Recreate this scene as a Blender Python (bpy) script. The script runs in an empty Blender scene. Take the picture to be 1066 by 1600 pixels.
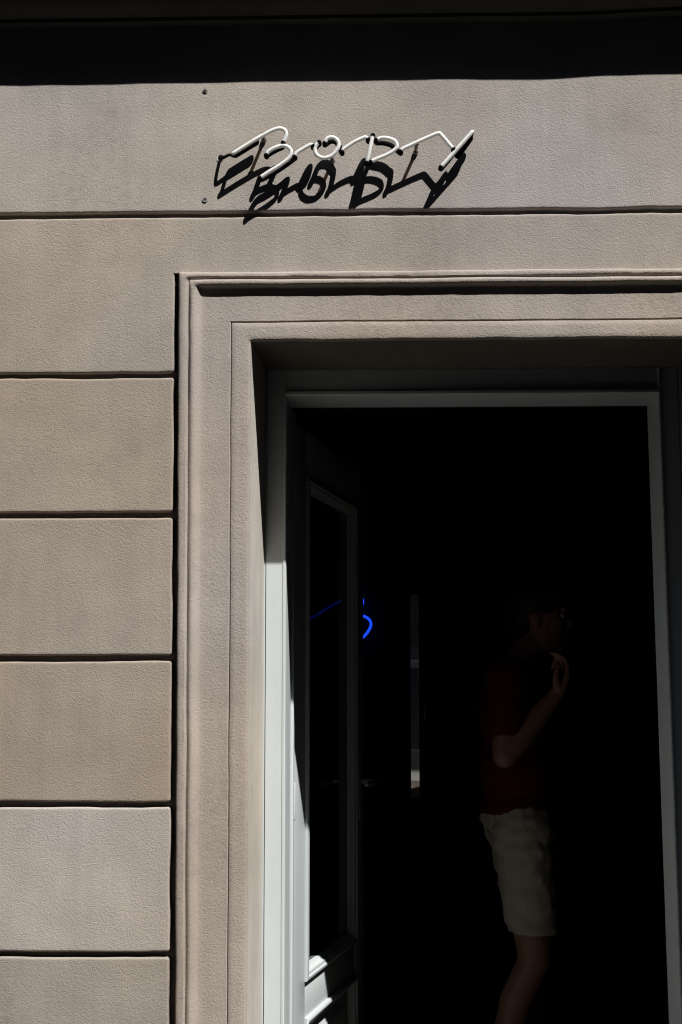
import bpy, bmesh, math, random
from mathutils import Vector, Matrix, noise
random.seed(7)
scene = bpy.context.scene
col = scene.collection

# ------------------------------------------------------------------ camera
FPX = 2280.0                              # focal length in photograph pixels (1066 x 1600)
PHI = math.atan(285/FPX)                  # pitch up
PSI = math.atan(67/FPX*math.cos(PHI))     # yaw left
CAM = Vector((0, -3.45, 1.39))
cam_d = bpy.data.cameras.new('camera'); cam = bpy.data.objects.new('camera', cam_d); col.objects.link(cam)
cam_d.sensor_fit = 'VERTICAL'; cam_d.sensor_height = 36; cam_d.lens = FPX*36/1600
cam_d.clip_start = 0.05; cam_d.clip_end = 500
cam.location = CAM; cam.rotation_euler = (math.pi/2+PHI, 0, PSI)
scene.camera = cam

# ------------------------------------------------------------------ sky, sun, exposure
SUN = Vector((-0.79, 1.0, -1.85)).normalized()        # the way the light travels
elev = math.asin(-SUN.z); azim = math.atan2(-SUN.x, -SUN.y)
world = bpy.data.worlds.new('World'); scene.world = world; world.use_nodes = True
wn = world.node_tree.nodes; wl = world.node_tree.links
bg = wn['Background']; sky = wn.new('ShaderNodeTexSky'); sky.sky_type = 'NISHITA'
sky.sun_disc = False; sky.air_density = 0.5; sky.dust_density = 0.3; sky.sun_elevation = elev; sky.sun_rotation = azim
wl.new(sky.outputs[0], bg.inputs[0]); bg.inputs[1].default_value = 0.05
sd = bpy.data.lights.new('sun', 'SUN'); sd.energy = 5.0; sd.angle = math.radians(0.5); sd.color = (1.0, 0.985, 0.95)
sun = bpy.data.objects.new('sun', sd); col.objects.link(sun)
sun.rotation_euler = SUN.to_track_quat('-Z', 'Y').to_euler(); sun.location = (4, -5, 12)
vs = scene.view_settings
vs.view_transform = 'Standard'; vs.look = 'None'; vs.exposure = 0.2; vs.gamma = 1; vs.use_curve_mapping = False
scene.cycles.max_bounces = 4; scene.cycles.diffuse_bounces = 1; scene.cycles.caustics_reflective = False; scene.cycles.caustics_refractive = False; scene.cycles.use_denoising = True; scene.cycles.filter_width = 1.15
scene.cycles.denoiser = 'OPENIMAGEDENOISE'; scene.cycles.denoising_input_passes = 'RGB_ALBEDO_NORMAL'; scene.cycles.denoising_prefilter = 'NONE'

# ------------------------------------------------------------------ helpers
_F = Vector((-math.sin(PSI)*math.cos(PHI), math.cos(PSI)*math.cos(PHI), math.sin(PHI)))
_R = Vector((math.cos(PSI), math.sin(PSI), 0)); _U = _R.cross(_F)
def at(x, y, Y):
    """the point at depth Y (metres behind the wall face) that the photograph shows at pixel x, y"""
    d = _F*FPX + _R*(x-533) + _U*(800-y)
    return CAM + d*((Y-CAM.y)/d.y)

def lin(c):
    c /= 255
    return c/12.92 if c <= .04045 else ((c+.055)/1.055)**2.4

def tag(o, label=None, cat=None, group=None, kind=None):
    if label: o['label'] = label
    if cat: o['category'] = cat
    if group: o['group'] = group
    if kind: o['kind'] = kind
    return o

def mesh_obj(name, verts, faces, mat, parent=None, smooth=False, angle=None):
    me = bpy.data.meshes.new(name); me.from_pydata([tuple(v) for v in verts], [], faces); me.update()
    bm = bmesh.new(); bm.from_mesh(me); bmesh.ops.recalc_face_normals(bm, faces=bm.faces[:]); bm.to_mesh(me); bm.free()
    o = bpy.data.objects.new(name, me); col.objects.link(o)
    if mat: me.materials.append(mat)
    if parent: o.parent = parent
    if smooth or angle is not None:
        me.polygons.foreach_set('use_smooth', [True]*len(me.polygons))
        if angle is not None: me.set_sharp_from_angle(angle=math.radians(angle))
    return o

def empty(name, loc=(0, 0, 0), rz=0):
    o = bpy.data.objects.new(name, None); col.objects.link(o); o.location = loc; o.rotation_euler = (0, 0, rz)
    o.empty_display_size = .1
    return o

def box(name, x0, x1, y0, y1, z0, z1, mat, parent=None, bevel=0.0, seg=2):
    bm = bmesh.new(); bmesh.ops.create_cube(bm, size=1)
    for v in bm.verts:
        v.co = Vector(((x0+x1)/2+v.co.x*(x1-x0), (y0+y1)/2+v.co.y*(y1-y0), (z0+z1)/2+v.co.z*(z1-z0)))
    if bevel: bmesh.ops.bevel(bm, geom=bm.edges[:], offset=bevel, segments=seg, profile=.5, affect='EDGES')
    me = bpy.data.meshes.new(name); bm.to_mesh(me); bm.free()
    o = bpy.data.objects.new(name, me); col.objects.link(o); me.materials.append(mat)
    if parent: o.parent = parent
    if bevel:
        me.polygons.foreach_set('use_smooth', [True]*len(me.polygons)); me.set_sharp_from_angle(angle=math.radians(50))
    return o

def extrude_profile(name, prof, axis, a0, a1, mat, parent=None, n=1, wob=0.0, angle=35, caps=True):
    """a closed profile (list of 2D points) run along an axis ('x': profile is y,z; 'z': profile is x,y)"""
    verts = []; faces = []; m = len(prof)
    for k in range(n+1):
        a = a0+(a1-a0)*k/n
        for (p, q) in prof:
            if axis == 'x': v = Vector((a, p, q))
            else: v = Vector((p, q, a))
            if wob: v += wob*noise.noise_vector(v*6)
            verts.append(v)
    for k in range(n):
        for i in range(m):
            j = (i+1) % m
            faces.append((k*m+i, k*m+j, (k+1)*m+j, (k+1)*m+i))
    if caps: faces += [tuple(range(m)), tuple(range(n*m, n*m+m))]
    return mesh_obj(name, verts, faces, mat, parent, angle=angle)

def catmull(pts, n=8):
    if len(pts) < 3: return [Vector(p) for p in pts]
    P = [Vector(p) for p in pts]; P = [2*P[0]-P[1]]+P+[2*P[-1]-P[-2]]; out = []
    for i in range(1, len(P)-2):
        a, b, c, d = P[i-1:i+3]
        for k in range(n):
            t = k/n
            out.append(.5*((2*b)+(c-a)*t+(2*a-5*b+4*c-d)*t*t+(3*b-a-3*c+d)*t**3))
    out.append(P[-2]); return out

def tube_data(pts, r, seg=12, round_ends=True):
    pts = [Vector(p) for p in pts]
    q = [pts[0]]
    for p in pts[1:]:
        if (p-q[-1]).length > 1e-5: q.append(p)
    pts = q
    rad = r if callable(r) else (lambda t: r)
    T = []
    for i in range(len(pts)):
        a = pts[max(i-1, 0)]; b = pts[min(i+1, len(pts)-1)]; T.append((b-a).normalized())
    N = T[0].orthogonal().normalized(); rings = []
    for i, p in enumerate(pts):
        N = (N-T[i]*N.dot(T[i])).normalized(); B = T[i].cross(N)
        rings.append((p, N.copy(), B, rad(i/(len(pts)-1)), T[i]))
    full = []
    if round_ends:
        p, n_, b_, rr, t_ = rings[0]
        for s in (.98, .8, .45): full.append((p-t_*rr*s, n_, b_, rr*math.sqrt(1-s*s), t_))
    full += rings
    if round_ends:
        p, n_, b_, rr, t_ = rings[-1]
        for s in (.45, .8, .98): full.append((p+t_*rr*s, n_, b_, rr*math.sqrt(1-s*s), t_))
    V = []; Fc = []
    for (p, n_, b_, rr, t_) in full:
        for k in range(seg):
            a = 2*math.pi*k/seg; V.append(p+n_*math.cos(a)*rr+b_*math.sin(a)*rr)
    for i in range(len(full)-1):
        for k in range(seg):
            j = (k+1) % seg; Fc.append((i*seg+k, i*seg+j, (i+1)*seg+j, (i+1)*seg+k))
    Fc.append(tuple(range(seg))); Fc.append(tuple((len(full)-1)*seg+k for k in range(seg)))
    return V, Fc

def tube(name, pts, r, mat, parent=None, seg=12):
    V, Fc = tube_data(pts, r, seg)
    return mesh_obj(name, V, Fc, mat, parent, angle=60)

# ------------------------------------------------------------------ materials
def principled(name, color, rough=.6, metal=0.0, spec=.5):
    m = bpy.data.materials.new(name); m.use_nodes = True
    b = m.node_tree.nodes['Principled BSDF']
    b.inputs['Base Color'].default_value = (*color, 1); b.inputs['Roughness'].default_value = rough
    b.inputs['Metallic'].default_value = metal; b.inputs['Specular IOR Level'].default_value = spec
    return m, b, m.node_tree.nodes, m.node_tree.links

def noise_tex(N, L, scale, detail=4, rough=.55, vec=None, dist=0.0):
    t = N.new('ShaderNodeTexNoise'); t.inputs['Scale'].default_value = scale
    t.inputs['Detail'].default_value = detail; t.inputs['Roughness'].default_value = rough
    t.inputs['Distortion'].default_value = dist
    if vec: L.new(vec, t.inputs['Vector'])
    return t.outputs['Fac']

def math_node(N, L, op, a, b):
    n = N.new('ShaderNodeMath'); n.operation = op
    for i, v in enumerate((a, b)):
        if isinstance(v, (int, float)): n.inputs[i].default_value = v
        else: L.new(v, n.inputs[i])
    return n.outputs[0]

def ramp(N, L, fac, a, b, lo=0.0, hi=1.0):
    r = N.new('ShaderNodeMapRange'); L.new(fac, r.inputs['Value'])
    r.inputs['From Min'].default_value = a; r.inputs['From Max'].default_value = b
    r.inputs['To Min'].default_value = lo; r.inputs['To Max'].default_value = hi
    return r.outputs['Result']

def stucco(name, tint=(1, 1, 1), grain=1.0, use_object_colour=True, base=(.42, .38, .33)):
    m, b, N, L = principled(name, base, .92, 0, .15)
    tc = N.new('ShaderNodeTexCoord'); v = tc.outputs['Object']
    if use_object_colour:
        oi = N.new('ShaderNodeObjectInfo'); c0 = oi.outputs['Color']
    else:
        rgb = N.new('ShaderNodeRGB'); rgb.outputs[0].default_value = (*base, 1); c0 = rgb.outputs[0]
    # soft clouds of tone, faint trowel marks, dark pin pricks
    big = noise_tex(N, L, 2.6, 2, .5, v); mid = noise_tex(N, L, 11, 2, .6, v)
    mp = N.new('ShaderNodeMapping'); mp.inputs['Scale'].default_value = (34, 34, 2.2); L.new(v, mp.inputs['Vector'])
    streak = noise_tex(N, L, 1.0, 1, .55, mp.outputs[0])
    f = math_node(N, L, 'MULTIPLY', ramp(N, L, big, .3, .7, .89, 1.09), ramp(N, L, mid, .3, .7, .94, 1.05))
    # weathered patches where the sand shows darker
    wp = noise_tex(N, L, 55, 2, .7, v); wm = ramp(N, L, noise_tex(N, L, 3.7, 1, .5, v), .52, .70)
    f = math_node(N, L, 'MULTIPLY', f, math_node(N, L, 'SUBTRACT', 1.0, math_node(N, L, 'MULTIPLY', wm, ramp(N, L, wp, .45, .7, 0, .16))))
    f = math_node(N, L, 'MULTIPLY', f, ramp(N, L, streak, .35, .7, 1.02, .965))
    fine = noise_tex(N, L, 420, 1, .6, v)
    f = math_node(N, L, 'MULTIPLY', f, ramp(N, L, fine, .3, .7, .90, 1.07))
    vo = N.new('ShaderNodeTexVoronoi'); vo.inputs['Scale'].default_value = 26; L.new(v, vo.inputs['Vector'])
    wht = N.new('ShaderNodeTexWhiteNoise'); L.new(vo.outputs['Position'], wht.inputs['Vector'])
    pick = math_node(N, L, 'GREATER_THAN', wht.outputs['Value'], .93)
    dot = math_node(N, L, 'MULTIPLY', math_node(N, L, 'LESS_THAN', vo.outputs['Distance'], .045), pick)
    f = math_node(N, L, 'MULTIPLY', f, math_node(N, L, 'SUBTRACT', 1.0, math_node(N, L, 'MULTIPLY', dot, .45)))
    mix = N.new('ShaderNodeVectorMath'); mix.operation = 'SCALE'; L.new(c0, mix.inputs[0]); L.new(f, mix.inputs['Scale'])
    # hue drift between greyer and browner plaster
    hue = N.new('ShaderNodeMix'); hue.data_type = 'RGBA'; hue.blend_type = 'MULTIPLY'; hue.inputs[0].default_value = 1
    hr = N.new('ShaderNodeMix'); hr.data_type = 'RGBA'
    hr.inputs[6].default_value = (.985, 1.0, 1.03, 1); hr.inputs[7].default_value = (1.02, 1.0, .955, 1)
    drift = noise_tex(N, L, 1.7, 0, .5, v); L.new(ramp(N, L, drift, .35, .65), hr.inputs[0])
    L.new(mix.outputs[0], hue.inputs[6]); L.new(hr.outputs[2], hue.inputs[7]); L.new(hue.outputs[2], b.inputs['Base Color'])
    # sand grain
    g1 = noise_tex(N, L, 360, 1, .6, v); g2 = noise_tex(N, L, 130, 1, .5, v)
    h = math_node(N, L, 'ADD', math_node(N, L, 'MULTIPLY', g1, .75), math_node(N, L, 'MULTIPLY', g2, .5))
    bu = N.new('ShaderNodeBump'); bu.inputs['Strength'].default_value = .72*grain; bu.inputs['Distance'].default_value = .0022
    L.new(h, bu.inputs['Height']); L.new(bu.outputs[0], b.inputs['Normal'])
    return m

K = .845                                             # what a lit albedo of 1 renders at on the wall face
def plaster(r, g, b): return (lin(r)/K, lin(g)/K, lin(b)/K)
M_wall = stucco('wall_stucco')
M_trim = stucco('surround_plaster', grain=.9)
M_reveal = stucco('painted_reveal', grain=.35)
M_joint = stucco('joint_plaster', use_object_colour=False, base=(.25, .22, .19))

def paint(name, color, rough=.35):
    m, b, N, L = principled(name, color, rough, 0, .4)
    tc = N.new('ShaderNodeTexCoord'); v = tc.outputs['Object']
    mp = N.new('ShaderNodeMapping'); mp.inputs['Scale'].default_value = (120, 120, 3); L.new(v, mp.inputs['Vector'])
    st = noise_tex(N, L, 1, 3, .5, mp.outputs[0]); cl = noise_tex(N, L, 9, 4, .6, v)
    f = math_node(N, L, 'MULTIPLY', ramp(N, L, st, .3, .7, .97, 1.0), ramp(N, L, cl, .3, .7, .95, 1.0))
    chip = noise_tex(N, L, 60, 5, .6, v)
    f = math_node(N, L, 'MULTIPLY', f, ramp(N, L, chip, .73, .76, 1.0, .55))
    rgb = N.new('ShaderNodeVectorMath'); rgb.operation = 'SCALE'; rgb.inputs[0].default_value = color
    L.new(f, rgb.inputs['Scale']); L.new(rgb.outputs[0], b.inputs['Base Color'])
    bu = N.new('ShaderNodeBump'); bu.inputs['Strength'].default_value = .25; bu.inputs['Distance'].default_value = .001
    L.new(st, bu.inputs['Height']); L.new(bu.outputs[0], b.inputs['Normal'])
    return m
M_white = paint('white_gloss_paint', (.67, .71, .715))
M_tube, _b, _n, _l = principled('white_coated_glass_tube', (.92, .92, .89), .22, 0, .5)
_b.inputs['Subsurface Weight'].default_value = 1.0; _b.inputs['Subsurface Radius'].default_value = (1, 1, 1); _b.inputs['Subsurface Scale'].default_value = .006
M_black = principled('black_blockout_paint', (.006, .006, .006), .85, 0, .08)[0]
M_steel = principled('dull_steel', (.22, .21, .2), .45, .9)[0]
M_darksteel = principled('weathered_steel', (.16, .14, .12), .6, .2)[0]
M_handle = principled('satin_handle', (.62, .6, .57), .3, .3)[0]
M_zinc = principled('grey_zinc', (.34, .33, .31), .5, .2)[0]
M_filler = principled('white_filler', (.75, .74, .7), .9)[0]
M_hole = principled('dark_hole', (.01, .01, .01), .9)[0]

def clear_glass(name, tint, spec_ior=1.5):
    m = bpy.data.materials.new(name); m.use_nodes = True; N = m.node_tree.nodes; L = m.node_tree.links
    N.remove(N['Principled BSDF']); out = N['Material Output']
    tr = N.new('ShaderNodeBsdfTransparent'); tr.inputs[0].default_value = (*tint, 1)
    gl = N.new('ShaderNodeBsdfGlossy'); gl.inputs['Roughness'].default_value = .02
    lw = N.new('ShaderNodeLayerWeight'); lw.inputs[0].default_value = .5
    fr = math_node(N, L, 'ADD', math_node(N, L, 'MULTIPLY', math_node(N, L, 'POWER', lw.outputs['Facing'], 5.0), .9), .04)
    mx = N.new('ShaderNodeMixShader'); L.new(fr, mx.inputs[0]); L.new(tr.outputs[0], mx.inputs[1]); L.new(gl.outputs[0], mx.inputs[2])
    L.new(mx.outputs[0], out.inputs['Surface']); return m
M_pane = clear_glass('window_glass', (.22, .23, .23))
M_standoff = clear_glass('amber_glass', (.28, .20, .14))

def plain_noise(name, a, b_, scale, rough=.9, bump=.3, dist=.003, spec=.2):
    m, b, N, L = principled(name, a, rough, 0, spec)
    tc = N.new('ShaderNodeTexCoord'); n1 = noise_tex(N, L, scale, 6, .65, tc.outputs['Object'])
    mx = N.new('ShaderNodeMix'); mx.data_type = 'RGBA'; mx.inputs[6].default_value = (*a, 1); mx.inputs[7].default_value = (*b_, 1)
    L.new(ramp(N, L, n1, .3, .7), mx.inputs[0]); L.new(mx.outputs[2], b.inputs['Base Color'])
    bu = N.new('ShaderNodeBump'); bu.inputs['Strength'].default_value = bump; bu.inputs['Distance'].default_value = dist
    L.new(n1, bu.inputs['Height']); L.new(bu.outputs[0], b.inputs['Normal']); return m
M_asphalt = plain_noise('asphalt', (.03, .03, .031), (.05, .048, .046), 60)
M_paving = plain_noise('granite_paving', (.07, .067, .063), (.14, .135, .125), 40)
M_kerb = plain_noise('granite_kerb', (.14, .135, .13), (.2, .19, .18), 30)
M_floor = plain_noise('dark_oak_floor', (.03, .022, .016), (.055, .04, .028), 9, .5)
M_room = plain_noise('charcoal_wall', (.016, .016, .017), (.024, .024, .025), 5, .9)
M_absorber = plain_noise('bounce_absorbing_dark', (.02, .02, .021), (.05, .049, .048), 90, .7)  # for the unseen base parts added to absorb bounced light
M_absorber_black = principled('bounce_absorbing_black', (.03, .03, .03), .5)[0]  # for the unseen plates added to absorb bounced light
M_brick = plain_noise('fill_cutting_brick', (.035, .026, .022), (.07, .052, .045), 3)  # kept this dark to hold down the fill light
M_oldframe = principled('grey_window_frame', (.3, .3, .29), .5)[0]
M_roofslate = plain_noise('slate_roof', (.03, .032, .036), (.06, .06, .065), 12)

# ------------------------------------------------------------------ ground
def sheet(name, x0, x1, y0, y1, z, mat):
    o = mesh_obj(name, [(x0, y0, z), (x1, y0, z), (x1, y1, z), (x0, y1, z)], [(0, 1, 2, 3)], mat); tag(o, kind='structure'); return o
sheet('ground', -150, 150, -150, 150, -.30, M_asphalt)
sheet('road', -60, 60, -9.9, -2.0, -.27, M_asphalt)
o = box('pavement', -60, 60, -1.9, .30, -.32, -.15, M_paving); tag(o, kind='structure')
o = box('pavement', -60, 60, -13, -10.0, -.32, -.15, M_paving); tag(o, kind='structure')
for y in (-2.0, -10.0):
    k = box('kerb', -60, 60, y, y+.1, -.33, -.146, M_kerb, bevel=.012); tag(k, kind='structure')

# ------------------------------------------------------------------ the building: courses of rendered blocks
bld = empty('rendered_building', (0, 0, -.15))
tag(bld, 'beige stucco shop front with deep horizontal joints, moulded door surround and shadowed cornice', 'building')
def up(o):                                            # parts are modelled in world space; undo the empty's offset
    o.matrix_parent_inverse = Matrix.Translation((0, 0, .15)); return o

GD = .020                                             # depth of the joints
RAD = .0050
def axis_lines(a0, a1, lo, hi, step):
    prof = [0, .0006, .0014, .0024, .0036, .0052, .009]
    inner0 = a0+(prof[-1] if lo else 0); inner1 = a1-(prof[-1] if hi else 0)
    n = max(2, int((inner1-inner0)/step))
    L = [(inner0+(inner1-inner0)*k/n) for k in range(n+1)]
    if lo: L = [a0+p for p in prof[:-1]]+L
    if hi: L = L+[a1-p for p in reversed(prof[:-1])]
    return L
def course_rect(V, Fc, x0, x1, z0, z1, l, r, t, b, lean_r=0.0):
    base = len(V)
    fx0, fx1 = max(x0, -1.6), min(x1, 1.6)
    xs = axis_lines(x0, x1, l, r, .016 if x1-x0 < 3 else .03); zs = axis_lines(z0, z1, b, t, .014)
    nx, nz = len(xs), len(zs)
    def inset(a):
        if a >= RAD: return 0
        return RAD-math.sqrt(max(0, RAD*RAD-(RAD-a)**2))
    for z in zs:
        for x in xs:
            d = 0
            if l: d = max(d, inset(x-x0))
            if r: d = max(d, inset(x1-x))
            if t: d = max(d, inset(z1-z))
            if b: d = max(d, inset(z-z0))
            P = Vector((x*7, z*7, 3.1))
            und = .0009*noise.noise(P)+.0004*noise.noise(P*3.1)
            # the joints were struck by hand: their edges wander
            wz = 0
            for (flag, zz) in ((t, z1), (b, z0)):
                if flag:
                    w = max(0, 1-abs(z-zz)/.03)
                    wz += w*(.0024*noise.noise(Vector((x*9, zz*31, 0)))+.0012*noise.noise(Vector((x*31, zz*17, 5)))+.0006*noise.noise(Vector((x*110, zz*17, 9))))
            wx = 0
            for (flag, xx) in ((l, x0), (r, x1)):
                if flag:
                    w = max(0, 1-abs(x-xx)/.03)
                    wx += w*(.0026*noise.noise(Vector((z*9, xx*31, 2)))+.0009*noise.noise(Vector((z*40, xx*17, 7))))
            lr = lean_r*(z-1.39)*max(0, 1-abs(x-x1)/.3) if r else 0
            cr = 0                                        # block corners are worn round
            for (fx, xx, sx) in ((l, x0, 1), (r, x1, -1)):
                for (fz, zz) in ((t, z1), (b, z0)):
                    if fx and fz:
                        a_ = abs(z-zz); c_ = .007
                        if a_ < c_: cr += sx*(c_-math.sqrt(c_*c_-(c_-a_)**2))*max(0, 1-abs(x-xx)/.02)
            V.append((x+wx+lr+cr, d+und, z+wz))
    for j in range(nz-1):
        for i in range(nx-1):
            a = base+j*nx+i; Fc.append((a, a+1, a+nx+1, a+nx))
    def side(idx):
        b0 = len(V)
        for k in idx: v = V[k]; V.append((v[0], GD+.004, v[2]))
        for k in range(len(idx)-1): Fc.append((idx[k], idx[k+1], b0+k+1, b0+k))
    if l: side([base+j*nx for j in range(nz)])
    if r: side([base+j*nx+nx-1 for j in range(nz)])
    if t: side([base+(nz-1)*nx+i for i in range(nx)])
    if b: side([base+i for i in range(nx)])

XL, XR = -5.0, 5.4
BLX, BRX = -.5005, .972                                 # the blocks stop short of the door surround
TRIM_TOP = 2.4105
# (bottom edge of the block above, top edge of the block below) of each joint, at the left of the picture
J = [(2.5655, 2.5515), (2.1640, 2.1500), (1.8235, 1.8090), (1.4820, 1.4675), (1.1415, 1.1275), (.8005, .7880), (.4560, .4430), (.1140, .1010)]
tones = [(167, 159, 153), (162, 152, 143), (161, 149, 137), (159, 147, 135), (157, 144, 131), (172, 163, 156), (157, 148, 140), (160, 150, 139), (158, 148, 137)]
def course(rects, tone, label=None):
    V, Fc = [], []
    for rc in rects: course_rect(V, Fc, *rc)
    o = up(mesh_obj('wall_course', V, Fc, M_wall, bld, smooth=True)); o.color = (*plaster(*tone), 1)
    bm = bmesh.new(); bm.from_mesh(o.data); bmesh.ops.remove_doubles(bm, verts=bm.verts[:], dist=1e-5); bmesh.ops.recalc_face_normals(bm, faces=bm.faces[:]); bm.to_mesh(o.data); bm.free()
    o.data.polygons.foreach_set('use_smooth', [True]*len(o.data.polygons)); o.data.set_sharp_from_angle(angle=math.radians(60))
    return o
course([(XL, XR, J[0][0], 3.05, 0, 0, 0, 1)], tones[0])
course([(XL, BLX, TRIM_TOP, J[0][1], 0, 0, 1, 0), (BLX, BRX, TRIM_TOP, J[0][1], 0, 0, 1, 0), (BRX, XR, TRIM_TOP, J[0][1], 0, 0, 1, 0),
        (XL, BLX, J[1][0], TRIM_TOP, 0, 1, 0, 1, -.007), (BRX, XR, J[1][0], TRIM_TOP, 1, 0, 0, 1)], tones[1])
for k in range(1, len(J)):
    zt = J[k][1]; zb = J[k+1][0] if k+1 < len(J) else -.149
    for o in (course([(XL, BLX, zb, zt, 0, 1, 1, 1, -.007)], tones[k+1]), course([(BRX, XR, zb, zt, 1, 0, 1, 1)], tones[k+1])):
        if zt < .5: o.name = 'absorber_course'; o.data.materials.clear(); o.data.materials.append(M_absorber)  # unseen lowest courses turned dark to cut bounce into the doorway
# masonry behind the render, with the doorway left open
def back(name, *a):
    return up(box(name, *a, M_joint, bld))
back('masonry', XL, -.36, GD, .46, -.149, 3.4); back('masonry', .84, XR, GD, .46, -.149, 3.4); back('masonry', -.36, .84, GD, .46, 2.28, 3.4)
o = up(box('upper_wall', XL, XR, .012, .5, 3.25, 11.0, M_wall, bld)); o.color = (*plaster(160, 150, 141), 1)
o = up(extrude_profile('roof', [(-.4, 11.0), (.6, 11.0), (6, 14.0), (11, 11.0), (11, 10.9), (-.4, 10.9)], 'x', XL, XR, M_roofslate, bld))

# cornice: small stepped moulding, its lip throws the band of shade over the top of the wall
prof = [(.01, 3.044), (-.022, 3.044), (-.026, 3.047), (-.026, 3.056), (-.034, 3.059), (-.046, 3.0625), (-.060, 3.071), (-.068, 3.081), (-.072, 3.088),
        (-.100, 3.0885), (-.106, 3.0905), (-.108, 3.0965), (-.108, 3.135), (-.118, 3.140), (-.118, 3.155), (-.06, 3.20), (.01, 3.27)]
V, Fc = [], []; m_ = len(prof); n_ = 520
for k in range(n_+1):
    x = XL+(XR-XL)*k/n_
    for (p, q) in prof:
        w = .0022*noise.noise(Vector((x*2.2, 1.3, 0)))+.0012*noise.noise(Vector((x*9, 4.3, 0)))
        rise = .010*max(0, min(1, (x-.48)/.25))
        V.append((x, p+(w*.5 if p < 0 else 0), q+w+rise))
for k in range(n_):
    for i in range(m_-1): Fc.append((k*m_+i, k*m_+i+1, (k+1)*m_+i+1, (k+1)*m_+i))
o = up(mesh_obj('cornice', V, Fc, M_trim, bld, angle=40)); o.color = (*plaster(84, 80, 73), 1)  # tone darkened to deepen the shade on the underside

# ------------------------------------------------------------------ door surround: a moulded architrave swept round the opening
PX = 1/661.0
pro = [(0, 0, -22), (.0, .0, -4), (.3, .3, 8), (1.2, 1.2, 12), (3, 3, 14.2), (6, 5, 15.2), (10, 8, 15.2), (12.5, 9.6, 14.4), (14.4, 11, 11.6), (15.8, 12.2, 9.6), (17, 13.2, 11.2),
       (19, 14.8, 15.4), (21.5, 17, 17.2), (24, 20, 17.0), (26.5, 22.4, 15), (29, 23.8, 10.6), (31.5, 24.8, 5.8), (33.5, 25.7, 3.0), (36, 27, 1.6), (44, 40, 1.2), (60, 58, 1.2), (76, 74, 1.4),
       (79.3, 78.2, 1.5), (80.3, 79, .2), (80.9, 79.6, -3), (81.9, 80.6, -3), (82.4, 81.2, .6), (83.5, 82.2, 1.6), (90, 90, 1.6), (100, 99, 1.7), (107, 106, 1.5), (109.6, 108.6, .3), (111, 110, -2.2), (111.6, 110.6, -6)]
OX, OXR, OZ = -.4868, .960, TRIM_TOP
nP = len(pro)
def lean(frac, z): return -(z-1.39)*(.009*(1-frac)+.0015*frac)
def ring_pts(profile):
    out = []
    for (uj, uh, h) in profile:
        fr = uj/111.6; xl = OX+uj*PX; xr = OXR-uj*PX; zt = OZ-uh*PX*1.02
        out.append((fr, xl, xr, zt, h*.001))
    return out
def path_vertex(e, leg, t):
    fr, xl, xr, zt, h = e; zb = -.149
    if leg == 0: z = zb+t*(zt-zb); x = xl+lean(fr, z)
    elif leg == 1: z = zt; x = (xl+lean(fr, zt))*(1-t)+(xr+lean(fr, zt))*t
    else: z = zt+t*(zb-zt); x = xr+lean(fr, z)
    s = z if leg != 1 else x
    q = Vector((s*7, fr*3+leg*11, 0.7))
    amp = (.0016 if fr < .3 else .0011) if leg != 1 else .0017
    dU = amp*noise.noise(q)+.0006*noise.noise(q*4+Vector((3, 0, 0)))
    dH = .0008*noise.noise(q+Vector((0, 9, 4)))+.0005*noise.noise(q*4)
    if leg == 1 and fr > .93: dU += .0030*noise.noise(Vector((s*5, 8.8, 0)))+.0012*noise.noise(Vector((s*17, 2.8, 0)))
    if leg == 1 and .11 < fr < .2: dU += .0022*noise.noise(Vector((s*4, 3.3, 0)))
    if .11 < fr < .16: dH += .0030*noise.noise(Vector((s*3.2, leg*7+.4, 2)))+.0012*noise.noise(Vector((s*14, leg*7+.4, 5)))
    edge = 1-max(0, 1-min(t, 1-t)/.03)                    # keep the mitres closed
    dU *= edge
    if h < -.02: dU = dH = 0
    if leg == 1: z += dU
    elif leg == 0: x += dU
    else: x -= dU
    return Vector((x, -h+(-dH*edge if h > -.02 else 0), z))
stations = [(0, k/170) for k in range(171)]+[(1, k/90) for k in range(1, 91)]+[(2, k/60) for k in range(1, 61)]
sur = up(empty('door_surround')); sur.parent = bld; up(sur)
def sweep(name, entries, mat, colour, angle=40):
    V, Fc = [], []; m = len(entries)
    for (leg, t) in stations:
        for e in entries: V.append(path_vertex(e, leg, t))
    for k in range(len(stations)-1):
        for i in range(m-1): Fc.append((k*m+i, k*m+i+1, (k+1)*m+i+1, (k+1)*m+i))
    o = mesh_obj(name, V, Fc, mat, sur, angle=angle); o.color = (*plaster(*colour), 1); return o
ents = ring_pts(pro)
sweep('architrave', ents, M_trim, (165, 154, 145))
last = ents[-1]
rev = [last]
for k in range(1, 9):
    f = k/8; fr, xl, xr, zt, h = last
    rev.append((fr, xl+.012*f, xr-.012*f, zt-.010*f, h-(.279+h)*f if k else h))
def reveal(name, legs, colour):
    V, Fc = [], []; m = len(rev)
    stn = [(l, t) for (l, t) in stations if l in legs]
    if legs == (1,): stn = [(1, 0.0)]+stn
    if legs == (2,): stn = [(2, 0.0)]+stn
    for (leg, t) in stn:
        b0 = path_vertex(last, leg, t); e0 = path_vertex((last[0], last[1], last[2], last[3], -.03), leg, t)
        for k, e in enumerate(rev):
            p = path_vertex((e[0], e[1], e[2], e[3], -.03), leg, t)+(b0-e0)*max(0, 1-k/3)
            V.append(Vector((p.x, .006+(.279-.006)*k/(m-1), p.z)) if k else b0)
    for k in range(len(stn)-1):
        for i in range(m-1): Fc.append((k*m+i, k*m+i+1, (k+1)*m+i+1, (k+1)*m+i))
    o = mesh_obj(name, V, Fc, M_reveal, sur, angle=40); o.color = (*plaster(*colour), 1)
reveal('reveal', (0,), (200, 192, 181)); reveal('reveal', (2,), (200, 192, 181))
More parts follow.
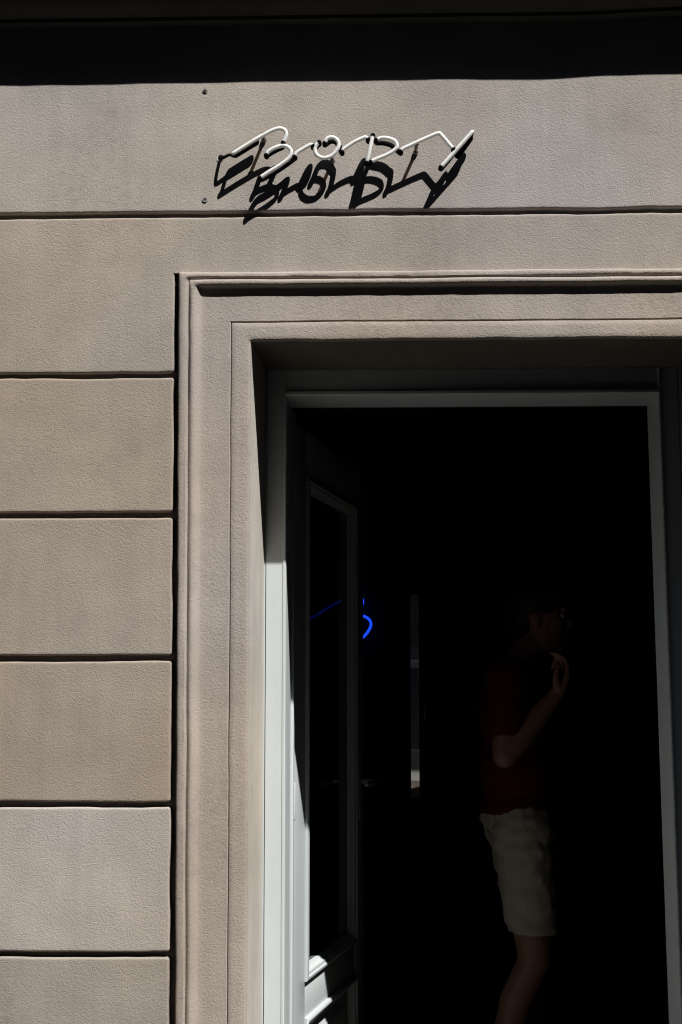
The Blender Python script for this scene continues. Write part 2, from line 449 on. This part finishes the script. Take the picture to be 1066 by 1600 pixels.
for x0, x1 in ((-.4955, -.2985), (.7685, .9675)):          # unseen dark blocks added at the surround foot to soak up bounced light
    box('absorber_block', x0, x1, -.022, .2785, -.149, .438, M_absorber, sur, .004)
reveal('soffit', (1,), (104, 95, 87))                     # shade under the head put into a darker plaster tone

# ------------------------------------------------------------------ white door frame
fr_ = empty('door_frame', (.235, .38, 0)); tag(fr_, 'white painted wooden door frame set deep in the stucco opening', 'door frame')
def fpar(o):
    o.parent = fr_; o.matrix_parent_inverse = Matrix.Translation((-.235, -.38, 0)); return o
Y0, Y1 = .28, .47
LI, RI, HI = -.2492, .7175, 2.1605                    # inner edges of posts and head
def jamb_prof(outer, inner, s, Y1):                   # s = +1: inner edge lies towards +x
    g_ = inner-s*.0525
    return [(outer, Y0), (g_-s*.0012, Y0), (g_-s*.0010, Y0+.005), (g_+s*.0010, Y0+.005), (g_+s*.0012, Y0), (inner-s*.010, Y0), (inner-s*.0085, Y0-.0022), (inner-s*.004, Y0-.0028), (inner-s*.0012, Y0-.0012), (inner, Y0+.003),
            (inner, Y0+.055), (inner+s*.0005, Y0+.058), (inner+s*.0005, Y1), (outer, Y1)]
def leaning(o, k):
    for v in o.data.vertices: v.co.x -= (v.co.z-1.39)*k
    return o
YB = .43
fpar(leaning(extrude_profile('post', jamb_prof(-.372, LI, 1, Y1), 'z', -.02, 2.30, M_white, None, 60, .0004, 30), .001))
fpar(leaning(extrude_profile('post', jamb_prof(.852, RI, -1, YB), 'z', -.02, 2.30, M_white, None, 60, .0004, 30), .009))
hp = [(Y0+.0015, 2.30), (Y0+.0015, HI+.0165), (Y0-.003, HI+.0150), (Y0-.0065, HI+.0115), (Y0-.0065, HI+.0045), (Y0-.003, HI+.001), (Y0+.004, HI-.0005), (YB, HI-.0005), (YB, 2.30)]
fpar(extrude_profile('head', hp, 'x', LI-.0035, RI-.0035, M_white, None, 30, .0004, 30))
fpar(box('stop_bead', LI-.01, LI+.0085, Y1+.0015, .512, -.02, HI-.001, M_white, None, .003))
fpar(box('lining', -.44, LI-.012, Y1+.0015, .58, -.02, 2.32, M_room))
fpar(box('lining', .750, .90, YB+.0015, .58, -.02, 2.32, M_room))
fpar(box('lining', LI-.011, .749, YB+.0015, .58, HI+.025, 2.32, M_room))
fpar(box('threshold', -.34, .82, .285, .58, -.145, -.018, M_floor, None, .006))
fpar(box('absorber_plate', -.3075, LI+.0035, Y0-.0045, Y1-.002, -.018, .34, M_absorber_black, None, .001))  # unseen dark plates added over the white posts to cut bounced light
fpar(box('absorber_plate', RI-.0125, .79, Y0-.0045, YB-.002, -.018, .34, M_absorber_black, None, .001))

# ------------------------------------------------------------------ the open door leaf
TH = math.radians(11.0)
door = empty('glazed_door', (-.2455, .525, .01), math.pi/2-TH)
tag(door, 'white glazed door standing open inward at the left of the dark doorway', 'door')
W, HT, T = .93, 2.13, .045
box('stile', 0, .14, 0, T, 0, HT, M_white, door, .002)
box('stile', .79, W, 0, T, 0, HT, M_white, door, .002)
box('rail', .1405, .7895, .001, T-.001, HT-.14, HT, M_white, door, .002)
box('rail', .1405, .7895, .001, T-.001, .50, .605, M_white, door, .002)
box('rail', .1405, .7895, .001, T-.001, 0, .20, M_white, door, .002)
box('absorber_plate', .02, .91, -.0025, -.0003, .02, .18, M_absorber_black, door)  # unseen dark plate added to dull the sunlit foot of the leaf
box('glass_pane', .142, .788, .020, .026, .607, 1.988, M_pane, door)
def bead_frame(name, x0, x1, z0, z1, prof):
    """a moulding run round a rectangle with mitred corners; prof = (inset, y)"""
    V, Fc = [], []; m = len(prof)
    for (cx, cz, sx, sz) in ((x0, z0, 1, 1), (x1, z0, -1, 1), (x1, z1, -1, -1), (x0, z1, 1, -1)):
        for (i, y) in prof: V.append((cx+sx*i, y, cz+sz*i))
    for k in range(4):
        j = (k+1) % 4
        for i in range(m): Fc.append((k*m+i, k*m+(i+1) % m, j*m+(i+1) % m, j*m+i))
    return mesh_obj(name, V, Fc, M_white, door, angle=35)
ovolo = [(-.006, .000), (-.006, -.006), (-.001, -.010), (.005, -.0105), (.008, -.007), (.012, -.006), (.017, -.0015), (.020, .004), (.027, .008), (.028, .019), (.0, .019)]
bead_frame('glazing_bead', .142, .788, .607, 1.988, ovolo)
bead_frame('panel_moulding', .142, .788, .202, .498, ovolo)
box('lower_panel', .142, .788, .021, .034, .202, .498, M_white, door)
V, Fc = [], []
for (i, y) in ((.05, .0205), (.075, .012), (.085, .010)):
    V += [(.142+i, y, .202+i), (.788-i, y, .202+i), (.788-i, y, .498-i), (.142+i, y, .498-i)]
for k in range(2):
    for i in range(4): Fc.append((k*4+i, k*4+(i+1) % 4, k*4+4+(i+1) % 4, k*4+4+i))
Fc.append((8, 9, 10, 11)); mesh_obj('raised_field', V, Fc, M_white, door)
for sgn, nm in ((-1, 'outer'), (1, 'inner')):
    y0 = 0 if sgn < 0 else T
    ha = empty('handle'); ha.parent = door
    box('escutcheon', .842, .878, min(y0, y0+sgn*.007), max(y0, y0+sgn*.007), .975, 1.195, M_handle, ha, .002)
    yy = y0+sgn*.052
    tube('lever', catmull([(.86, y0+sgn*.004, 1.10), (.86, y0+sgn*.035, 1.10), (.855, yy, 1.10), (.835, yy+sgn*.004, 1.10), (.79, yy+sgn*.003, 1.097), (.745, yy-sgn*.004, 1.097)], 6), .0085, M_handle, ha, 12)
    tube('keyhole', [(.86, y0+sgn*.0065, 1.02), (.86, y0+sgn*.0085, 1.02)], .006, M_hole, ha, 10)
for z in (.25, 1.05, 1.9):
    tube('hinge', [(-.004, -.002, z), (-.004, -.002, z+.09)], .007, M_white, door, 10)

# ------------------------------------------------------------------ the shop behind: floor, walls, ceiling
def st(name, *a, mat=M_room):
    o = box(name, *a, mat); tag(o, kind='structure'); return o
fl = empty('floor', (0, 0, -.02)); tag(fl, kind='structure')
pk = 0
for i in range(31):
    x0 = -1.55+i*.14; y = .585+random.random()*-.0
    cuts = [.585, 1.4+random.random()*1.2, 3.4+random.random()*1.2, 5.55]
    for a, b in zip(cuts[:-1], cuts[1:]):
        p = box('plank', x0+.001, x0+.139, a+.001, b-.001, -.03, -.0005-.001*random.random(), M_floor, None, .0015, 1); p.parent = fl; p.matrix_parent_inverse = Matrix.Translation((0, 0, .02))
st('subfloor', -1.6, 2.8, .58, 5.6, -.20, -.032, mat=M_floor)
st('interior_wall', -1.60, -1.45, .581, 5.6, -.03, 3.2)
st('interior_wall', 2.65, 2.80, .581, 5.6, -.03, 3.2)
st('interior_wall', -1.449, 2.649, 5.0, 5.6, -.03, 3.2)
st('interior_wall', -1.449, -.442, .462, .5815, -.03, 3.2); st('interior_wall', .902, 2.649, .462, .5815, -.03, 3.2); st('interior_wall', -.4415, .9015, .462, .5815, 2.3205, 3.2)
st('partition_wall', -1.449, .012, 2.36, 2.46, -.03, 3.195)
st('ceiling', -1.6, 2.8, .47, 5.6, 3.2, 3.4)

# ------------------------------------------------------------------ white neon lettering over the door
E = .048; EB = .026
neon = empty('neon_sign', tuple(at(535, 260, 0)))
tag(neon, 'unlit white neon tube sign reading BODY, standing off the wall above the door', 'neon sign')
NO = Matrix.Translation(-Vector(at(535, 260, 0)))
def npar(o): o.parent = neon; o.matrix_parent_inverse = NO; return o
SC = 220/1066
def za(p): return (330+p[0]*SC, 180+p[1]*SC)
def zb(p): return (540+p[0]*SC, 180+p[1]*SC)
def P(l, f, depth=E): return [at(*f(p), -depth) for p in l]
B1 = P([(168, 289), (230, 250), (310, 200), (400, 148), (470, 112), (520, 100), (556, 112), (569, 140), (562, 172), (546, 208)], za)
B2 = P([(418, 302), (432, 277), (480, 248), (540, 231), (585, 243), (606, 277), (588, 325), (525, 376), (440, 428), (370, 474)], za)
D1 = P([(632, 314), (648, 286), (690, 258), (740, 230), (758, 224), (772, 234)], za)
O1 = P([(818, 206), (796, 226), (785, 258), (797, 297), (842, 323), (900, 314), (942, 278), (966, 228), (955, 188), (917, 167), (878, 178), (860, 212)], za)
D2 = P([(992, 277), (1002, 258), (1020, 246)], za)+P([(60, 207), (120, 178), (152, 168), (172, 184)], zb)
S1 = P([(207, 152), (161, 360)], zb)
D3 = P([(192, 354), (230, 334), (300, 306), (358, 274), (388, 240), (378, 200), (330, 177), (275, 172), (232, 188)], zb)
D4 = P([(418, 275), (432, 256), (470, 238), (560, 196), (660, 152), (700, 137), (716, 140), (740, 167), (780, 214), (818, 258)], zb)
Y1_ = P([(722, 394), (800, 306), (880, 216), (960, 126)], zb)
letters = [('B', [B1, B2]), ('dash', [D1]), ('O', [O1]), ('dash', [D2]), ('D', [S1, D3]), ('dash', [D4]), ('Y', [Y1_])]
RT = .0049
for nm, strokes in letters:
    for s in strokes: npar(tube('tube', catmull(s, 6) if len(s) > 2 else s, RT, M_tube, None, 14))
def link(a, mid, b, f):
    """a painted-out length of the tube: from the end of one stroke, back towards the wall, along, and out to the next stroke"""
    pts = [a]; A = Vector(a); Bv = Vector(b) if b else None
    pts.append(A+Vector((0, .010, -.001)))
    pts += [at(*f(p), -EB) for p in mid]
    if b: pts += [Bv+Vector((0, .010, -.001)), Bv]
    npar(tube('blacked_out_tube', catmull(pts, 5), .0061, M_black, None, 12))
link(B1[-1], [(540, 245), (500, 262), (450, 290), (424, 310)], B2[0], za)
link(B2[-1], [(400, 480), (480, 436), (570, 376), (632, 330)], D1[0], za)
link(D1[-1], [(785, 250), (806, 232)], O1[0], za)
link(O1[-1], [(870, 222), (905, 200), (945, 205), (975, 245), (985, 278)], D2[0], za)
link(D2[-1], [(182, 200), (196, 190)], S1[0], zb)
link(S1[-1], [(168, 374), (182, 372)], D3[0], zb)
link(D3[-1], [(240, 210), (290, 212), (345, 228), (385, 262), (404, 280)], D4[0], zb)
link(D4[-1], [(816, 290), (780, 340), (735, 392)], Y1_[0], zb)
# electrodes: sleeved ends folded back behind the first and the last stroke
def sleeve(a, p0, p1, f, depth):
    q0, q1 = at(*f(p0), -depth), at(*f(p1), -depth)
    npar(tube('blacked_out_tube', catmull([a, Vector(a)+Vector((0, .008, -.001)), q0+Vector((0, -.004, 0)), q0.lerp(q1, .1)], 6), .0045, M_black, None, 12))
    npar(tube('electrode', [q0.lerp(q1, .08), q1], .0082, M_black, None, 14))
sleeve(B1[0], (170, 308), (340, 205), za, .022)
sleeve(Y1_[-1], (950, 165), (850, 305), zb, .024)
# glass posts that carry the tube
for f, base, tip in ((za, (400, 193), (402, 147)), (za, (918, 352), (914, 312)), (zb, (531, 284), (540, 207))):
    b0 = at(*f(base), 0); t0 = at(*f(tip), -E+.003); t0 = Vector((b0.x, t0.y, b0.z)).lerp(t0, .5)
    po = npar(tube('standoff', [b0+Vector((0, .001, 0)), t0], .0042, M_standoff, None, 12))
    npar(tube('standoff_foot', [b0+Vector((0, .002, 0)), b0+Vector((0, -.005, 0))], .0065, M_steel, None, 14))
    npar(tube('clip', [t0+Vector((-.004, .001, -.001)), t0+Vector((.004, .001, .001))], .0028, M_steel, None, 8))
# lead from the first electrode into the wall
c0 = at(*za((172, 310)), -.022); hole = at(*za((76, 322)), 0)
npar(tube('cable', catmull([c0, at(*za((140, 300)), -.030), at(*za((100, 318)), -.030), at(*za((80, 326)), -.018), hole+Vector((0, -.004, 0)), hole+Vector((0, .004, 0))], 6), .0040, M_black, None, 8))

# ------------------------------------------------------------------ small fixings in the wall
def ring(name, c, r0, r1, y0, y1, mat, parent, n=18):
    V, Fc = [], []
    for (r, y) in ((r1, y1), (r1, y0), (r0, y0), (r0, y1)):
        for k in range(n):
            a = 2*math.pi*k/n; V.append((c.x+r*math.cos(a), c.y+y, c.z+r*math.sin(a)))
    for j in range(3):
        for k in range(n): Fc.append((j*n+k, j*n+(k+1) % n, (j+1)*n+(k+1) % n, (j+1)*n+k))
    o = mesh_obj(name, V, Fc, mat, parent, angle=40)
    return o
def fixing(px, label, bolt):
    c = at(*px, 0); e = empty('wall_screw', tuple(c)); tag(e, label, 'screw', 'old fixings left of the neon sign')
    z = Vector((0, 0, 0))
    ring('washer', z, .0036, .0066, -.0022, .004, M_zinc, e)
    V, Fc = [], []; n = 6; r = .0042 if bolt else .0034; y = -.0034 if bolt else -.0012
    for yy, rr in ((.004, r), (y, r), (y-.0006, r*.8)):
        for k in range(n): a = 2*math.pi*k/n+.3; V.append((rr*math.cos(a), yy, rr*math.sin(a)))
    for j in range(2):
        for k in range(n): Fc.append((j*n+k, j*n+(k+1) % n, (j+1)*n+(k+1) % n, (j+1)*n+k))
    Fc.append(tuple(range(2*n, 3*n))); mesh_obj('head', V, Fc, M_darksteel, e)
    box('slot', -.0026, .0026, y-.0012, y-.0004, -.0005, .0005, M_hole, e)
fixing((321, 142), 'rusty bolt head high on the stucco, up left of the neon letters', True)
fixing((320.5, 312), 'small flush screw just above the joint, below left of the neon letters', False)
c = at(345.5, 246.5, 0); e = empty('cable_hole', tuple(c)); tag(e, 'dark cable hole with a dab of white filler left of the neon letter B', 'hole')
ring('grommet', Vector((0, 0, 0)), .0035, .0068, -.003, .003, M_black, e)
V, Fc = [], []
n = 14
for (rr, y) in ((.0078, .002), (.0074, -.0014), (.003, -.002)):
    for k in range(n):
        a = 2*math.pi*k/n; w = 1+.25*noise.noise(Vector((math.cos(a), math.sin(a), 2)))
        V.append((-.0032+rr*w*math.cos(a), y, -.0036+rr*w*math.sin(a)))
for j in range(2):
    for k in range(n): Fc.append((j*n+k, j*n+(k+1) % n, (j+1)*n+(k+1) % n, (j+1)*n+k))
Fc.append(tuple(range(2*n, 3*n))); mesh_obj('filler', V, Fc, M_filler, e, angle=50)

# ------------------------------------------------------------------ blue neon letter inside the shop
m = bpy.data.materials.new('blue_neon'); m.use_nodes = True
em = m.node_tree.nodes.new('ShaderNodeEmission'); em.inputs[0].default_value = (.012, .075, 1, 1); em.inputs[1].default_value = .85
m.node_tree.links.new(em.outputs[0], m.node_tree.nodes['Material Output'].inputs['Surface']); M_blue = m
bn = empty('blue_neon_letter', tuple(at(545, 970, 2.36))); tag(bn, 'glowing blue neon letter on the dark wall inside, half hidden by the door', 'neon sign')
def bpar(o): o.parent = bn; o.matrix_parent_inverse = Matrix.Translation(-Vector(at(545, 970, 2.36))); return o
def BP(l): return catmull([at(x, y, 2.33) for x, y in l], 8)
bpar(tube('tube', BP([(470, 976), (500, 958), (530, 940), (550, 930), (563, 932), (567, 941), (562, 952)]), .0055, M_blue, None, 12))
bpar(tube('tube', BP([(540, 975), (550, 966), (565, 962), (577, 968), (579.5, 978), (572, 991), (560, 1001), (540, 1012)]), .0055, M_blue, None, 12))
for px in ((505, 955), (558, 1003), (556, 964)):
    q = at(*px, 2.33); bpar(tube('standoff', [q, Vector((q.x, 2.361, q.z))], .004, M_black, None, 8))

# ------------------------------------------------------------------ narrow mirror on the back wall
mm = bpy.data.materials.new('mirror_silver'); mm.use_nodes = True
b = mm.node_tree.nodes['Principled BSDF']; b.inputs['Metallic'].default_value = 1; b.inputs['Roughness'].default_value = .015; b.inputs['Base Color'].default_value = (.92, .93, .92, 1)
mc = at(662, 1250, 4.93)
mir = empty('wall_mirror', tuple(mc)); tag(mir, 'tall narrow framed mirror on the back wall deep inside the shop', 'mirror')
mir.rotation_euler = (math.radians(4.0), 0, 0)
pxm = (4.93+3.45)/FPX; mh = 1.17
M_mframe = principled('dark_bronze_frame', (.06, .055, .05), .4, .6)[0]
box('mirror_glass', -19*pxm, -6*pxm, -.002, .004, .012, mh-.012, mm, mir)
box('frame_stile', -23*pxm, -19*pxm, -.012, .012, 0, mh, M_mframe, mir, .002)
box('frame_stile', -6*pxm, -3*pxm, -.012, .012, 0, mh, M_mframe, mir, .002)
o = box('side_strip', 2*pxm, 3.6*pxm, -.016, .012, .12, mh, mm, mir, .002); o.rotation_euler = (0, 0, math.radians(-1.5))
box('side_strip', 17*pxm, 19*pxm, -.016, .012, .05, mh, M_mframe, mir, .002)
box('backboard', -23*pxm, 19*pxm, .0125, .03, 0, mh, M_room, mir)
box('frame_rail', -23*pxm, -3*pxm, -.0125, .0122, mh+.0005, mh+.02, M_mframe, mir, .002)
box('frame_rail', -23*pxm, -3*pxm, -.0125, .0122, -.02, -.0005, M_mframe, mir, .002)

# ------------------------------------------------------------------ building across the street (seen only in the mirror, made tall and dark to cut fill light)
op = empty('sky_blocking_terrace', (0, -12, -.15)); tag(op, 'dark brick terrace added across the street, behind the viewer, to block sky light', 'building')
def opar(o): o.parent = op; o.matrix_parent_inverse = Matrix.Translation((0, 12, .15)); return o
opar(box('wall', -60, 60, -20, -12.0, -.149, 20.2, M_brick))
opar(extrude_profile('roof', [(-11.8, 20.2), (-16, 23.5), (-20.3, 20.2)], 'x', -60, 60, M_roofslate))
for fl_ in range(6):
    for k in range(-8, 9):
        x = k*3.2+.6; z0 = .75+fl_*3.2; 
        w = opar(box('window', x-.6, x+.6, -12.05, -11.93, z0, z0+1.8, M_oldframe, None, .01, 1))
        for sx in (-1, 1):
            p = box('pane', x+sx*.28-.24, x+sx*.28+.24, -11.935, -11.926, z0+.08, z0+1.72, M_pane, None); p.parent = w

# ------------------------------------------------------------------ the person inside, facing right, hand raised to the chin
def skin_mat(name, c, rough=.5, sub=0.0):
    m, b, N, L = principled(name, c, rough, 0, .35)
    tc = N.new('ShaderNodeTexCoord'); n1 = noise_tex(N, L, 14, 4, .6, tc.outputs['Object'])
    mx = N.new('ShaderNodeMix'); mx.data_type = 'RGBA'; mx.inputs[6].default_value = (*[v*.88 for v in c], 1); mx.inputs[7].default_value = (*[min(1, v*1.1) for v in c], 1)
    L.new(n1, mx.inputs[0]); L.new(mx.outputs[2], b.inputs['Base Color']); return m
def cloth_mat(name, c):
    m, b, N, L = principled(name, c, .9, 0, .1)
    tc = N.new('ShaderNodeTexCoord'); n1 = noise_tex(N, L, 22, 4, .6, tc.outputs['Object'], 1.0); n2 = noise_tex(N, L, 700, 2, .5, tc.outputs['Object'])
    bu = N.new('ShaderNodeBump'); bu.inputs['Strength'].default_value = .5; bu.inputs['Distance'].default_value = .008
    L.new(math_node(N, L, 'ADD', n1, math_node(N, L, 'MULTIPLY', n2, .06)), bu.inputs['Height']); L.new(bu.outputs[0], b.inputs['Normal']); return m
M_skin = skin_mat('skin', (.27, .14, .09)); M_hair = skin_mat('dark_hair', (.02, .014, .01), .6)
M_shirt = cloth_mat('dark_red_cotton', (.085, .010, .009)); M_shorts = cloth_mat('pale_beige_cotton', (.46, .40, .32)); M_shoe = cloth_mat('grey_canvas', (.12, .12, .12))
M_eye = principled('eye_white', (.4, .38, .36), .4)[0]

class Blob:
    def __init__(s): s.V = []; s.F = []
    def add(s, V, F):
        b = len(s.V); s.V += [tuple(v) for v in V]; s.F += [tuple(b+i for i in f) for f in F]; return s
    def cap(s, a, ra, b, rb, n=5, seg=16):
        a, b = Vector(a), Vector(b); pts = [a.lerp(b, k/n) for k in range(n+1)]
        return s.add(*tube_data(pts, lambda t: ra+(rb-ra)*t, seg))
    def chain(s, pts, rs):
        for i in range(len(pts)-1): s.cap(pts[i], rs[i], pts[i+1], rs[i+1])
        return s
    def ell(s, c, r, rx=0, ry=0, n=16, m=12):
        V, F = [], []; R = Matrix.Rotation(ry, 3, 'Y') @ Matrix.Rotation(rx, 3, 'X')
        V.append(Vector((0, 0, -r[2])))
        for j in range(1, m):
            a = -math.pi/2+math.pi*j/m
            for k in range(n):
                q = 2*math.pi*k/n; V.append(Vector((r[0]*math.cos(a)*math.cos(q), r[1]*math.cos(a)*math.sin(q), r[2]*math.sin(a))))
        V.append(Vector((0, 0, r[2])))
        for k in range(n):
            F.append((0, 1+(k+1) % n, 1+k)); F.append((len(V)-1, len(V)-1-n+k, len(V)-1-n+(k+1) % n))
        for j in range(m-2):
            for k in range(n): F.append((1+j*n+k, 1+j*n+(k+1) % n, 1+(j+1)*n+(k+1) % n, 1+(j+1)*n+k))
        return s.add([R @ v+Vector(c) for v in V], F)
    def build(s, name, mat, parent, voxel, smooth=4, cut=(), fold=0.0):
        me = bpy.data.meshes.new(name); me.from_pydata(s.V, [], s.F); me.update()
        t = bpy.data.objects.new(name+'_raw', me); col.objects.link(t)
        r = t.modifiers.new('r', 'REMESH'); r.mode = 'VOXEL'; r.voxel_size = voxel; r.use_smooth_shade = True
        if smooth: q = t.modifiers.new('s', 'SMOOTH'); q.iterations = smooth; q.factor = .5
        dg = bpy.context.evaluated_depsgraph_get(); dg.update()
        out = bpy.data.meshes.new_from_object(t.evaluated_get(dg)); bpy.data.objects.remove(t); bpy.data.meshes.remove(me)
        out.name = name; bm = bmesh.new(); bm.from_mesh(out)
        for (co, no) in cut:
            g = bmesh.ops.bisect_plane(bm, geom=bm.verts[:]+bm.edges[:]+bm.faces[:], plane_co=co, plane_no=no, clear_outer=True)
            ed = [e for e in g['geom_cut'] if isinstance(e, bmesh.types.BMEdge)]
            bmesh.ops.holes_fill(bm, edges=ed, sides=0)
        if fold:
            bm.normal_update()
            for v in bm.verts:
                p = v.co; v.co = p+v.normal*fold*(noise.noise(Vector((p.x*9, p.y*9, p.z*26)))+.5*noise.noise(p*34))
        bm.to_mesh(out); bm.free()
        o = bpy.data.objects.new(name, out); col.objects.link(o); out.materials.clear(); out.materials.append(mat); o.parent = parent
        out.polygons.foreach_set('use_smooth', [True]*len(out.polygons)); out.set_sharp_from_angle(angle=math.radians(60))
        return o
man = empty('person', (.462, 1.55, 0)); tag(man, 'person in dark red shirt and pale shorts standing in the dark doorway, hand at chin', 'person')
SHn, ELn, WRn = (-.055, -.185, 1.445), (-.075, -.245, 1.195), (.095, -.195, 1.385)
SHf, ELf, WRf = (-.045, .185, 1.445), (-.06, .245, 1.165), (-.01, .25, .915)
b = Blob()
# trunk, neck, head
b.ell((-.02, 0, 1.33), (.112, .16, .185)).ell((-.015, 0, 1.12), (.105, .14, .17)).ell((-.015, 0, .965), (.11, .155, .12))
b.cap((-.03, -.12, 1.44), .06, (-.03, .12, 1.44), .06).cap((-.015, 0, 1.44), .068, (.045, 0, 1.575), .054)
b.ell((.058, 0, 1.665), (.095, .074, .092)).ell((.082, 0, 1.60), (.072, .060, .078), 0, .15).ell((.125, 0, 1.545), (.024, .028, .02)).ell((.112, 0, 1.625), (.045, .058, .06))
b.cap((.153, 0, 1.66), .009, (.176, 0, 1.622), .013).cap((.166, -.012, 1.618), .008, (.166, .012, 1.618), .008)
b.cap((.148, -.035, 1.676), .009, (.148, .035, 1.676), .009).cap((.151, -.018, 1.585), .007, (.151, .018, 1.585), .007).cap((.149, -.015, 1.572), .008, (.149, .015, 1.572), .008)
for s_ in (-1, 1): b.ell((.048, s_*.076, 1.635), (.018, .009, .032), 0, -.2)
# arms
for SH, EL, WR in ((SHn, ELn, WRn), (SHf, ELf, WRf)):
    b.chain([SH, Vector(SH).lerp(Vector(EL), .45), EL], [.056, .048, .040]); b.chain([EL, Vector(EL).lerp(Vector(WR), .3), WR], [.040, .042, .026])
# raised hand
b.chain([(.095, -.195, 1.385), (.118, -.192, 1.425)], [.025, .026]); b.cap((.118, -.208, 1.42), .018, (.136, -.206, 1.458), .0125).cap((.118, -.178, 1.42), .018, (.138, -.150, 1.452), .012).cap((.136, -.206, 1.458), .0125, (.138, -.150, 1.452), .012)
for i in range(4):
    k = Vector((.137, -.206+.0205*i, 1.458-.002*i)); r = (.0092, .0095, .009, .008)[i]
    if i == 0: pts = [k, k+Vector((-.008, .004, .044)), k+Vector((-.030, .010, .062)), k+Vector((-.050, .014, .066))]
    else:
        L_ = (0, 1.05, 1.0, .82)[i]; pts = [k, k+Vector((-.006, 0, .042*L_)), k+Vector((-.034*L_, 0, .046*L_)), k+Vector((-.044*L_, 0, .022))]
    b.chain(pts, [r*1.12, r*1.05, r*.95, r*.85])
b.chain([(.108, -.208, 1.405), (.094, -.232, 1.432), (.096, -.231, 1.462), (.104, -.224, 1.482)], [.014, .0125, .0105, .009])
# hanging hand
b.chain([WRf, (.004, .25, .87), (.010, .25, .835)], [.026, .027, .024]); b.cap((.0, .25, .868), .02, (-.022, .25, .832), .013).cap((.01, .25, .868), .02, (.038, .25, .832), .013)
for i in range(4):
    k = Vector((.038-.0195*i, .249, .826)); r = (.0092, .0095, .009, .008)[i]; L_ = (.95, 1.05, 1.0, .8)[i]
    b.chain([k, k+Vector((.004, -.004, -.040*L_)), k+Vector((.006, -.016, -.066*L_)), k+Vector((.004, -.028, -.082*L_))], [r*1.1, r, r*.95, r*.85])
b.chain([(.022, .245, .885), (.050, .235, .858), (.060, .228, .828), (.058, .222, .805)], [.015, .0125, .0105, .009])
# legs
HN, KN, AN = (-.01, -.09, .95), (.028, -.10, .535), (-.115, -.10, .135)
HF, KF, AF = (-.01, .09, .95), (.045, .10, .51), (.02, .10, .095)
for H, Kn, A in ((HN, KN, AN), (HF, KF, AF)):
    b.chain([H, Vector(H).lerp(Vector(Kn), .5), Kn], [.088, .074, .056]); c_ = Vector(Kn).lerp(Vector(A), .32)+Vector((-.018, 0, 0)); b.chain([Kn, c_, A], [.054, .055, .034])
b.chain([AN, (-.06, -.10, .065), (.015, -.10, .035)], [.036, .034, .026]); b.cap((-.115, -.10, .135), .034, (-.145, -.10, .105), .028); b.cap((-.145, -.10, .10), .026, (-.05, -.10, .05), .03)
b.chain([AF, (.09, .105, .055), (.18, .11, .035)], [.036, .036, .024]); b.cap((-.02, .10, .04), .034, (.09, .105, .04), .034)
b.build('body', M_skin, man, .0058, 2)
# clothes
s = Blob()
s.ell((-.02, 0, 1.33), (.124, .172, .20)).ell((-.017, 0, 1.13), (.124, .158, .19)).ell((-.017, 0, 1.00), (.125, .166, .11)).cap((-.03, -.13, 1.445), .068, (-.03, .13, 1.445), .068).cap((-.012, 0, 1.44), .084, (.004, 0, 1.485), .072)
for SH, EL in ((SHn, ELn), (SHf, ELf)): s.cap(SH, .070, Vector(SH).lerp(Vector(EL), .62), .062)
s.build('shirt', M_shirt, man, .009, 3, cut=[((0, 0, .998), (0, 0, -1)), ((.01, 0, 1.502), (.25, 0, 1))], fold=.005)
s = Blob()
s.ell((-.016, 0, .975), (.120, .163, .13))
for H, Kn in ((HN, KN), (HF, KF)):
    e_ = Vector(H).lerp(Vector(Kn), .68); s.chain([H, Vector(H).lerp(e_, .5), e_, Vector(H).lerp(Vector(Kn), .85)], [.102, .093, .084, .084])
s.build('shorts', M_shorts, man, .008, 3, cut=[((0, 0, .622), (0, 0, -1)), ((0, 0, 1.045), (0, 0, 1))], fold=.012)
h = Blob()
h.ell((.046, 0, 1.682), (.098, .081, .090)).ell((.008, 0, 1.64), (.055, .072, .075)).ell((.10, 0, 1.735), (.05, .06, .026), 0, .3)
h.build('hair', M_hair, man, .007, 2, fold=.006)
for s_ in (-1, 1):
    e_ = Blob().ell((.142, s_*.030, 1.656), (.012, .013, .010)); o = mesh_obj('eye', e_.V, e_.F, M_eye, man, smooth=True)
for pts in ([(-.148, -.10, .115), (-.06, -.10, .05), (.012, -.10, .026), (.03, -.10, .030)], [(-.03, .10, .045), (.06, .103, .045), (.16, .11, .035), (.195, .112, .032)]):
    q = Blob().chain(pts, [.040, .044, .042, .030]); q.cap(Vector(pts[0])+Vector((.02, 0, .03)), .042, Vector(pts[1])+Vector((.0, 0, .015)), .042)
    q.build('shoe', M_shoe, man, .007, 2, cut=[((0, 0, .0), (0, 0, -1))])
